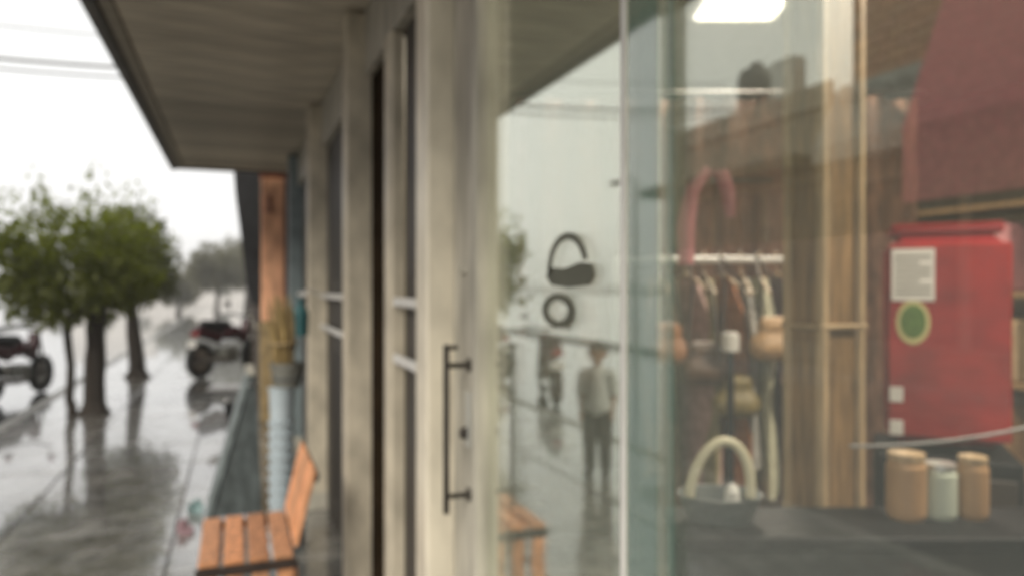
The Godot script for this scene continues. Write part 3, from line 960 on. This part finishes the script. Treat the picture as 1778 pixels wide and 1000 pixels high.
	for q in [[0.10, 0.1], [0.22, 0.1], [0.10, -0.1], [0.22, -0.1]]:
		bpart("leg", Vector3(q[0] - 0.012, 0, q[1] - 0.012), Vector3(q[0] + 0.012, 0.379, q[1] + 0.012), M.pot_grey, bn, 0.003)
	var pl := thing("black_bucket", "small black bucket under the low grey bench", "bucket", Vector3(-0.03, 0, -8.72))
	s = st()
	lathe(s, Vector3.ZERO, [Vector2(0, 0), Vector2(0.045, 0), Vector2(0.09, 0.22), Vector2(0.095, 0.225), Vector2(0.095, 0.24), Vector2(0.08, 0.24), Vector2(0.0, 0.10)], 18)
	part("body", s, M.black, pl)
	s = st()
	var hp := []
	for i in 9:
		var a := PI * i / 8.0
		hp.append(Vector3(cos(a) * 0.088, 0.235 + sin(a) * 0.07, 0))
	tube(s, hp, 0.004, 6)
	part("handle", s, M.chrome, pl)
	# scraps of plastic on the wet slabs
	for i in 2:
		s = st()
		for k in 5:
			var a := k * 1.3 + i
			bx(s, Vector3(cos(a) * 0.02, 0.012 + k * 0.006, sin(a) * 0.03), Vector3(0.06, 0.006, 0.09), 0.002, Basis.from_euler(Vector3(k * 0.5, a, 0.6)))
		var o := part("plastic_scrap", s, [mat(0.5, 0.33, 0.36, 0.5, 0.2), mat(0.30, 0.42, 0.42, 0.4, 0.2)][i], self)
		o.position = [Vector3(-0.29, 0.002, -5.0), Vector3(-0.25, 0.002, -5.45)][i]
		tag(o, ["crumpled pink plastic scrap on the wet slabs beside the bench", "crumpled turquoise plastic scrap on the wet slabs behind the pink one"][i], "litter", "plastic scraps")

# ------------------------------------------------------------------ things inside the window
func make_window_things() -> void:
	var right := Vector3(cos(YAW), 0, sin(YAW))
	# wooden post
	var post := thing("wooden_post", "square tan wooden post standing inside behind the window", "post", Vector3(1.395, 0, -1.50))
	bpart("shaft", Vector3(-0.058, 0, 0.058), Vector3(0.058, 2.89, -0.058), M.oak, post, 0.004)
	for c in [[-0.058, 0.058], [-0.058, -0.058], [0.058, 0.058]]:
		bpart("corner_bead", Vector3(c[0] - 0.013, 0.0, c[1] - 0.013), Vector3(c[0] + 0.013, 2.89, c[1] + 0.013), M.oak_pale, post, 0.007)
	bpart("collar", Vector3(-0.073, 1.40, 0.073), Vector3(0.073, 1.412, -0.073), M.oak_pale, post, 0.003)
	# narrow dark table turned with its long edge across the view
	var tb := thing("dark_table", "narrow dark table inside the window carrying jars and basket", "table", Vector3(1.30, 0, -1.29), -YAW)
	bpart("top", Vector3(-0.42, 0.955, 0.115), Vector3(0.62, 0.985, -0.105), M.black, tb, 0.006)
	bpart("apron", Vector3(-0.40, 0.80, 0.105), Vector3(0.60, 0.954, 0.085), mat(0.03, 0.033, 0.032, 0.5, 0.3), tb, 0.004)
	for q in [[-0.38, 0.07], [0.57, 0.07], [-0.38, -0.08], [0.57, -0.08]]:
		bpart("leg", Vector3(q[0] - 0.02, 0, q[1] - 0.02), Vector3(q[0] + 0.02, 0.954, q[1] + 0.02), M.black, tb, 0.004)
	var tp := func(u: float, d: float) -> Vector3: return Vector3(1.30, 0.9855, -1.29) + right * u + Vector3(sin(YAW), 0, -cos(YAW)) * d
	var jl := ["left tan lidded jar on the dark table below the red cooler", "pale greenish glass jar between two tan jars", "right tan lidded jar on the dark table under the cable"]
	for i in 3:
		var p: Vector3 = tp.call([0.115, 0.19, 0.265][i], 0.02)
		var j := thing(["tan_jar", "glass_jar", "tan_jar"][i], jl[i], "jar", p, 0.0, "jars on the dark table" if i != 1 else "")
		var s := st()
		var h: float = [0.148, 0.125, 0.14][i]
		var r: float = [0.042, 0.036, 0.032][i]
		lathe(s, Vector3.ZERO, [Vector2(0, 0), Vector2(r * 0.9, 0), Vector2(r, 0.012), Vector2(r, h * 0.78), Vector2(r * 0.85, h * 0.88), Vector2(0, h * 0.88)], 22)
		part("body", s, [M.jar, M.jar_pale, M.jar][i], j)
		s = st()
		lathe(s, Vector3(0, h * 0.882, 0), [Vector2(0, 0), Vector2(r * 0.92, 0), Vector2(r * 0.92, h * 0.1), Vector2(r * 0.2, h * 0.14), Vector2(0, h * 0.14)], 22)
		part("lid", s, [M.oak_pale, M.alu, M.oak_pale][i], j)
	# basket with cream hoop handle
	var bk := thing("hoop_basket", "dark shallow basket with tall cream hoop handle left of the wooden post", "basket", tp.call(-0.31, 0.0), -YAW)
	var s := st()
	lathe(s, Vector3.ZERO, [Vector2(0, 0), Vector2(0.06, 0), Vector2(0.078, 0.055), Vector2(0.082, 0.06), Vector2(0.075, 0.06), Vector2(0.055, 0.012), Vector2(0, 0.012)], 22, Vector3(1.15, 1, 0.9))
	part("bowl", s, M.slate, bk)
	s = st()
	var hp := []
	for i in 17:
		var a := PI * i / 16.0
		hp.append(Vector3(cos(a) * 0.068 + 0.012 * sin(a), 0.05 + sin(a) * 0.125, 0))
	tube(s, hp, 0.011, 10)
	part("hoop_handle", s, M.cream_hoop, bk)
	var gl := st()
	lathe(gl, Vector3(0.028, 0.014, 0), [Vector2(0, 0), Vector2(0.018, 0), Vector2(0.016, 0.05), Vector2(0.008, 0.065), Vector2(0, 0.066)], 14)
	part("white_bottle", gl, M.white, bk)
	# red cooler cabinet on its dark stand
	var cs := thing("dark_stand", "dark cupboard carrying the red cooler behind the jars", "cupboard", Vector3(2.085, 0, -1.735), -0.78)
	bpart("carcass", Vector3(-0.19, 0, 0.17), Vector3(0.19, 1.0, -0.19), M.black, cs, 0.008)
	bpart("door", Vector3(-0.17, 0.06, 0.186), Vector3(0.17, 0.95, 0.171), M.dark_wood, cs, 0.005)
	bpart("handle", Vector3(0.12, 0.5, 0.20), Vector3(0.135, 0.62, 0.187), M.chrome, cs, 0.003)
	var rc := thing("red_cooler", "red counter top cooler cabinet with white label and green oval sticker", "cooler", Vector3(2.085, 1.002, -1.735), -0.78)
	bpart("cabinet", Vector3(-0.165, 0.02, 0.13), Vector3(0.165, 0.66, -0.18), M.red_paint, rc, 0.045)
	var dr := bpart("door", Vector3(-0.16, 0.05, 0.158), Vector3(0.16, 0.63, 0.1305), mat(0.50, 0.022, 0.018, 0.35, 0.45), rc, 0.013)
	bpart("crown_panel", Vector3(-0.15, 0.661, 0.10), Vector3(0.15, 0.695, -0.15), M.red_paint, rc, 0.016)
	var lab := bpart("white_label", Vector3(-0.150, 0.46, 0.1605), Vector3(-0.035, 0.615, 0.1585), M.white, dr, 0.0008)
	for k in 7:
		bpart("print_line", Vector3(-0.140, 0.594 - k * 0.018, 0.1615), Vector3(-0.045 - 0.03 * float(k % 3 == 1), 0.588 - k * 0.018, 0.1606), M.pot_grey, lab, 0.0002)
	s = st()
	lathe(s, Vector3(-0.092, 0.395, 0.1586), [Vector2(0, 0.0015), Vector2(0.045, 0.0015), Vector2(0.046, 0.0)], 24, Vector3(1, 1, 1.45), Basis(Vector3.RIGHT, PI / 2))
	var stk := part("oval_sticker", s, M.yellow_label, dr)
	s = st()
	lathe(s, Vector3(-0.092, 0.398, 0.1602), [Vector2(0, 0.0012), Vector2(0.034, 0.0012), Vector2(0.035, 0.0)], 24, Vector3(1, 1, 1.45), Basis(Vector3.RIGHT, PI / 2))
	part("green_oval", s, M.green_label, stk)
	for k in 2:
		bpart("price_tag", Vector3(-0.155, 0.055 + k * 0.10, 0.1606), Vector3(-0.118, 0.10 + k * 0.10, 0.1585), M.white, dr, 0.0008)
	# pale cable sagging in front of the cooler
	s = st()
	var cp := []
	for i in 13:
		var f := i / 12.0
		cp.append((tp.call(0.02, 0.09) as Vector3).lerp(tp.call(0.60, 0.06), f) + Vector3(0, 0.145 + 0.10 * f * f - 0.0 * sin(f * PI), 0))
	tube(s, cp, 0.004, 6)
	var cb := part("pale_cable", s, M.grey_top, self)
	tag(cb, "thin pale cable rising to the right in front of the red cooler", "cable")
	# garment rack
	var rk := thing("garment_rack", "metal garment rack inside the shop with white top rail", "rack", Vector3(1.68, 0, -2.25), PI / 2 - YAW)
	s = st()
	tube(s, [Vector3(0, 1.60, 0.42), Vector3(0, 1.60, -0.42)], 0.013, 10)
	part("rail", s, M.white, rk)
	for z in [0.42, -0.42]:
		s = st()
		tube(s, [Vector3(0, 0.06, z), Vector3(0, 1.61, z)], 0.013, 10)
		part("upright", s, M.alu, rk)
		s = st()
		tube(s, [Vector3(-0.22, 0.03, z), Vector3(0, 0.07, z), Vector3(0.22, 0.03, z)], 0.014, 8)
		part("foot", s, M.alu, rk)
	var gc := [["tan", 0.38, 0.25, 0.15], ["dark brown", 0.10, 0.06, 0.04], ["dusty rose", 0.40, 0.24, 0.21], ["olive", 0.20, 0.17, 0.08], ["rust", 0.30, 0.12, 0.05], ["grey", 0.25, 0.24, 0.22], ["beige", 0.46, 0.36, 0.26], ["dark plum", 0.11, 0.06, 0.08], ["brown checked", 0.26, 0.16, 0.10], ["charcoal", 0.06, 0.06, 0.06]]
	for i in 10:
		var c: Array = gc[i]
		var g := thing("hanging_garment", "%s garment hanging on the rack, %s" % [c[0], ["leftmost on the rail", "second from the left end", "third from the left end", "fourth from the left end", "just left of the middle", "just right of the middle", "fourth from the post end", "third from the post end", "second from the post end", "nearest the wooden post"][i]], "garment", Vector3(1.68, 0, -2.25) + right * (-0.30 + i * 0.066), PI / 2 - YAW + rng.randf_range(-0.45, 0.35), "clothes on the rack")
		s = st()
		tube(s, [Vector3(0, 1.62, 0), Vector3(0.015, 1.63, 0), Vector3(0.018, 1.60, 0), Vector3(0, 1.55, 0)], 0.003, 5)
		tube(s, [Vector3(-0.2, 1.48, 0), Vector3(0, 1.55, 0), Vector3(0.2, 1.48, 0)], 0.006, 6)
		part("hanger", s, M.oak_pale, g)
		s = st()
		var hem := rng.randf_range(0.72, 0.95)
		var rows := []
		for k in 9:
			var f := k / 8.0
			var y := lerpf(1.535, hem, f)
			var hw := lerpf(0.06, 0.21, clampf(f * 6.0, 0, 1)) * (1.0 + 0.12 * f)
			var row := []
			for m in 24:
				var a := TAU * m / 24.0
				var fold := 1.0 + 0.35 * f * sin(a * 6.0 + i)
				row.append(Vector3(cos(a) * hw, y - 0.05 * absf(cos(a)) * clampf(f * 6.0, 0, 1), sin(a) * 0.034 * fold + 0.006 * sin(f * 9.0 + i)))
			rows.append(row)
		for k in 8:
			for m in 24:
				var m2 := (m + 1) % 24
				var mid := Vector3(0, rows[k][0].y, 0)
				var ns := []
				for p in [rows[k][m], rows[k][m2], rows[k + 1][m2], rows[k + 1][m]]:
					ns.append(Vector3(p.x * 0.1, 0.02, p.z * 8.0).normalized())
				smooth_quad(s, [rows[k][m], rows[k][m2], rows[k + 1][m2], rows[k + 1][m]], ns)
		part("cloth", s, mat(minf(c[1] * 1.9, 0.7), minf(c[2] * 1.9, 0.7), minf(c[3] * 1.9, 0.7), 0.9, 0.35, Vector3(3, 3, 3)), g)
	# curtain behind the rack
	var cu := thing("brown_curtain", "warm brown folded curtain hanging behind the garment rack", "curtain", Vector3(1.88, 0, -2.88), -YAW)
	s = st()
	for i in 60:
		for f in [[0.25, 2.35]]:
			var pa := []
			var na := []
			for q in [[i, f[0]], [i + 1, f[0]], [i + 1, f[1]], [i, f[1]]]:
				var x: float = -0.75 + 0.03 * q[0]
				pa.append(Vector3(x, q[1], 0.035 * sin(x * 38.0) + 0.02 * sin(x * 17.0)))
				na.append(Vector3(-0.035 * 38.0 * cos(x * 38.0) - 0.34 * cos(x * 17.0), 0, 1).normalized())
			smooth_quad(s, pa, na)
	part("cloth", s, mat(0.36, 0.19, 0.12, 0.9, 0.5, Vector3(4, 1.2, 4)), cu)
	s = st()
	tube(s, [Vector3(-0.8, 2.37, 0), Vector3(0.0, 2.37, 0), Vector3(1.1, 2.37, 0)], 0.014, 8)
	part("curtain_rod", s, M.dark_wood, cu)
	# bags hooked on the rail in front of the clothes
	var bl := [["rust brown", 0.32, 0.13, 0.05], ["dark brown", 0.10, 0.055, 0.03], ["olive brown", 0.22, 0.17, 0.06], ["tan", 0.48, 0.30, 0.15], ["dusty pink", 0.50, 0.27, 0.24]]
	for i in 5:
		var c: Array = bl[i]
		var top: float = [1.42, 1.36, 1.25, 1.44, 1.33][i]
		var bg := thing("hanging_bag", "%s shoulder bag hooked in front of the hanging clothes" % c[0], "bag", Vector3(1.68, 0, -2.25) + right * (-0.29 + i * 0.115) + Vector3(-sin(YAW), 0, cos(YAW)) * (0.24 + 0.03 * (i % 2)), PI / 2 - YAW, "bags on the garment rack")
		s = st()
		blob(s, [[Vector3(0, top - 0.13, -0.035), Vector3(0, top - 0.13, 0.035), 0.045, 0.045], [Vector3(0, top - 0.06, -0.025), Vector3(0, top - 0.06, 0.025), 0.028, 0.028]], 0.008, 0.03)
		part("pouch", s, mat(c[1] * 1.5, c[2] * 1.5, c[3] * 1.5, 0.5, 0.35, Vector3(6, 6, 6)), bg)
		s = st()
		tube(s, [Vector3(0, top - 0.05, -0.05), Vector3(0.02, 1.50, -0.03), Vector3(0.20, 1.617, 0.0), Vector3(0.02, 1.50, 0.03), Vector3(0, top - 0.05, 0.05)], 0.006, 6)
		part("strap", s, M.dark_wood, bg)
	# pink loop hung on the post side
	var pk := thing("pink_scarf", "pink rolled scarf looped over a hook left of the wooden post", "scarf", Vector3(1.14, 0, -1.62), -YAW)
	s = st()
	tube(s, [Vector3(-0.06, 1.56, 0), Vector3(-0.062, 1.66, 0), Vector3(-0.045, 1.75, 0), Vector3(-0.005, 1.80, 0), Vector3(0.03, 1.79, 0), Vector3(0.045, 1.74, 0.01), Vector3(0.05, 1.68, 0.01)], [0.020, 0.024, 0.018, 0.015, 0.021, 0.018, 0.012], 12)
	part("cloth", s, M.pink, pk)
	s = st()
	tube(s, [Vector3(0.0, 1.775, 0), Vector3(0.10, 1.775, 0), Vector3(0.16, 1.775, 0)], 0.006, 6)
	part("hook", s, M.chrome, pk)
	# small white tin on the rack foot side shelf
	var tin := thing("white_tin", "small whitish round tin on a slim stand between clothes and post", "tin", Vector3(1.47, 0, -1.98))
	s = st()
	tube(s, [Vector3(0, 0, 0), Vector3(0, 1.30, 0)], 0.012, 8)
	lathe(s, Vector3.ZERO, [Vector2(0, 0.0), Vector2(0.12, 0.0), Vector2(0.12, 0.015), Vector2(0, 0.02)], 18)
	part("stand", s, M.black, tin)
	s = st()
	lathe(s, Vector3(0, 1.301, 0), [Vector2(0, 0), Vector2(0.028, 0), Vector2(0.028, 0.05), Vector2(0.02, 0.06), Vector2(0, 0.06)], 16)
	part("can", s, M.white, tin)

# ------------------------------------------------------------------ person
func make_person() -> void:
	var who := thing("person", "small person in grey shirt and dark trousers on the pavement, mirrored in the glass", "person", Vector3(-1.54, 0, -5.35), 0.6)
	who.scale = Vector3.ONE * 0.90
	# joints for a standing height of 1.2 m, facing +z
	var skin := mat(0.30, 0.17, 0.11, 0.55, 0.1)
	var s := st()
	var bones := [
		[Vector3(0, 0.60, 0), Vector3(0, 0.72, 0), 0.085, 0.08], [Vector3(-0.05, 0.60, 0), Vector3(0.05, 0.60, 0), 0.075, 0.075],
		[Vector3(0, 0.72, 0), Vector3(0, 0.88, -0.005), 0.085, 0.085], [Vector3(-0.09, 0.90, 0), Vector3(0.09, 0.90, 0), 0.05, 0.05], [Vector3(0, 0.92, 0), Vector3(0, 1.0, 0.005), 0.038, 0.036]]
	for sd in [-1.0, 1.0]:
		bones.append([Vector3(sd * 0.062, 0.58, 0), Vector3(sd * 0.068, 0.32, 0.012), 0.072, 0.046])
		bones.append([Vector3(sd * 0.068, 0.32, 0.012), Vector3(sd * 0.07, 0.07, -0.005), 0.048, 0.03])
		bones.append([Vector3(sd * 0.07, 0.045, -0.01), Vector3(sd * 0.078, 0.03, 0.10), 0.034, 0.026])
		bones.append([Vector3(sd * 0.125, 0.895, 0), Vector3(sd * 0.148, 0.72, -0.01), 0.038, 0.029])
		bones.append([Vector3(sd * 0.148, 0.72, -0.01), Vector3(sd * 0.135, 0.575, 0.06), 0.028, 0.019])
	blob(s, bones, 0.012, 0.03)
	# head
	blob(s, [[Vector3(0, 1.10, -0.012), Vector3(0, 1.105, 0.005), 0.078, 0.076], [Vector3(0, 1.045, 0.025), Vector3(0, 1.035, 0.03), 0.052, 0.046], [Vector3(0, 1.085, 0.085), Vector3(0, 1.06, 0.098), 0.007, 0.011],
		[Vector3(-0.078, 1.08, 0.0), Vector3(-0.078, 1.065, 0.002), 0.014, 0.01], [Vector3(0.078, 1.08, 0.0), Vector3(0.078, 1.065, 0.002), 0.014, 0.01], [Vector3(-0.014, 1.036, 0.073), Vector3(0.014, 1.036, 0.073), 0.008, 0.008]], 0.005, 0.012)
	# hands: palm, four fingers, thumb
	for sd in [-1.0, 1.0]:
		var w := Vector3(sd * 0.135, 0.575, 0.06)
		var d := Vector3(sd * 0.05, -0.9, 0.25).normalized()
		var f := Vector3(0, 0.25, 0.95).normalized()
		var hb := [[w, w + d * 0.045, 0.017, 0.019], [w + d * 0.03 - f * 0.012, w + d * 0.048 - f * 0.016, 0.013, 0.011], [w + d * 0.03 + f * 0.012, w + d * 0.048 + f * 0.016, 0.013, 0.011]]
		for k in 4:
			var o := w + d * 0.055 + f * (k - 1.5) * 0.012
			var L: float = [0.024, 0.030, 0.032, 0.027][k]
			hb.append([o, o + d * L * 0.6, 0.0058, 0.0054])
			hb.append([o + d * L * 0.6, o + d * L + Vector3(-sd * 0.010, 0, 0), 0.0054, 0.0046])
		hb.append([w + d * 0.018 + f * 0.014, w + d * 0.04 + f * 0.036, 0.008, 0.0066])
		hb.append([w + d * 0.04 + f * 0.036, w + d * 0.058 + f * 0.04, 0.0066, 0.0055])
		blob(s, hb, 0.0032, 0.005)
	part("body", s, skin, who)
	for sd in [-1.0, 1.0]:
		s = st()
		lathe(s, Vector3(sd * 0.028, 1.088, 0.071), [Vector2(0, 0.008), Vector2(0.007, 0.006), Vector2(0.009, 0)], 10, Vector3.ONE, Basis(Vector3.RIGHT, PI / 2))
		part("eye", s, M.black, who)
	s = st()
	blob(s, [[Vector3(0, 1.115, -0.022), Vector3(0, 1.125, -0.002), 0.086, 0.080], [Vector3(0, 1.06, -0.05), Vector3(0, 1.03, -0.055), 0.055, 0.035]], 0.007, 0.02)
	part("hair", s, mat(0.012, 0.01, 0.008, 0.5, 0.2), who)
	s = st()
	var sh := [[Vector3(0, 0.61, 0), Vector3(0, 0.90, 0), 0.108, 0.092], [Vector3(-0.05, 0.62, 0), Vector3(0.05, 0.62, 0), 0.095, 0.095], [Vector3(-0.10, 0.905, 0), Vector3(0.10, 0.905, 0), 0.056, 0.056]]
	for sd in [-1.0, 1.0]:
		sh.append([Vector3(sd * 0.125, 0.895, 0), Vector3(sd * 0.145, 0.75, -0.006), 0.05, 0.048])
	blob(s, sh, 0.011, 0.02)
	part("shirt", s, mat(0.58, 0.58, 0.56, 0.9, 0.25, Vector3(3, 3, 3)), who)
	s = st()
	var tr := [[Vector3(-0.05, 0.575, 0), Vector3(0.05, 0.575, 0), 0.092, 0.092]]
	for sd in [-1.0, 1.0]:
		tr.append([Vector3(sd * 0.062, 0.57, 0), Vector3(sd * 0.069, 0.32, 0.012), 0.080, 0.060])
		tr.append([Vector3(sd * 0.069, 0.32, 0.012), Vector3(sd * 0.07, 0.10, -0.004), 0.060, 0.052])
	blob(s, tr, 0.011, 0.015)
	part("trousers", s, mat(0.025, 0.025, 0.03, 0.85, 0.3, Vector3(3, 3, 3)), who)
	for sd in [-1.0, 1.0]:
		s = st()
		blob(s, [[Vector3(sd * 0.07, 0.045, -0.015), Vector3(sd * 0.078, 0.036, 0.105), 0.042, 0.034]], 0.008, 0.01)
		part("shoe", s, M.black, who)
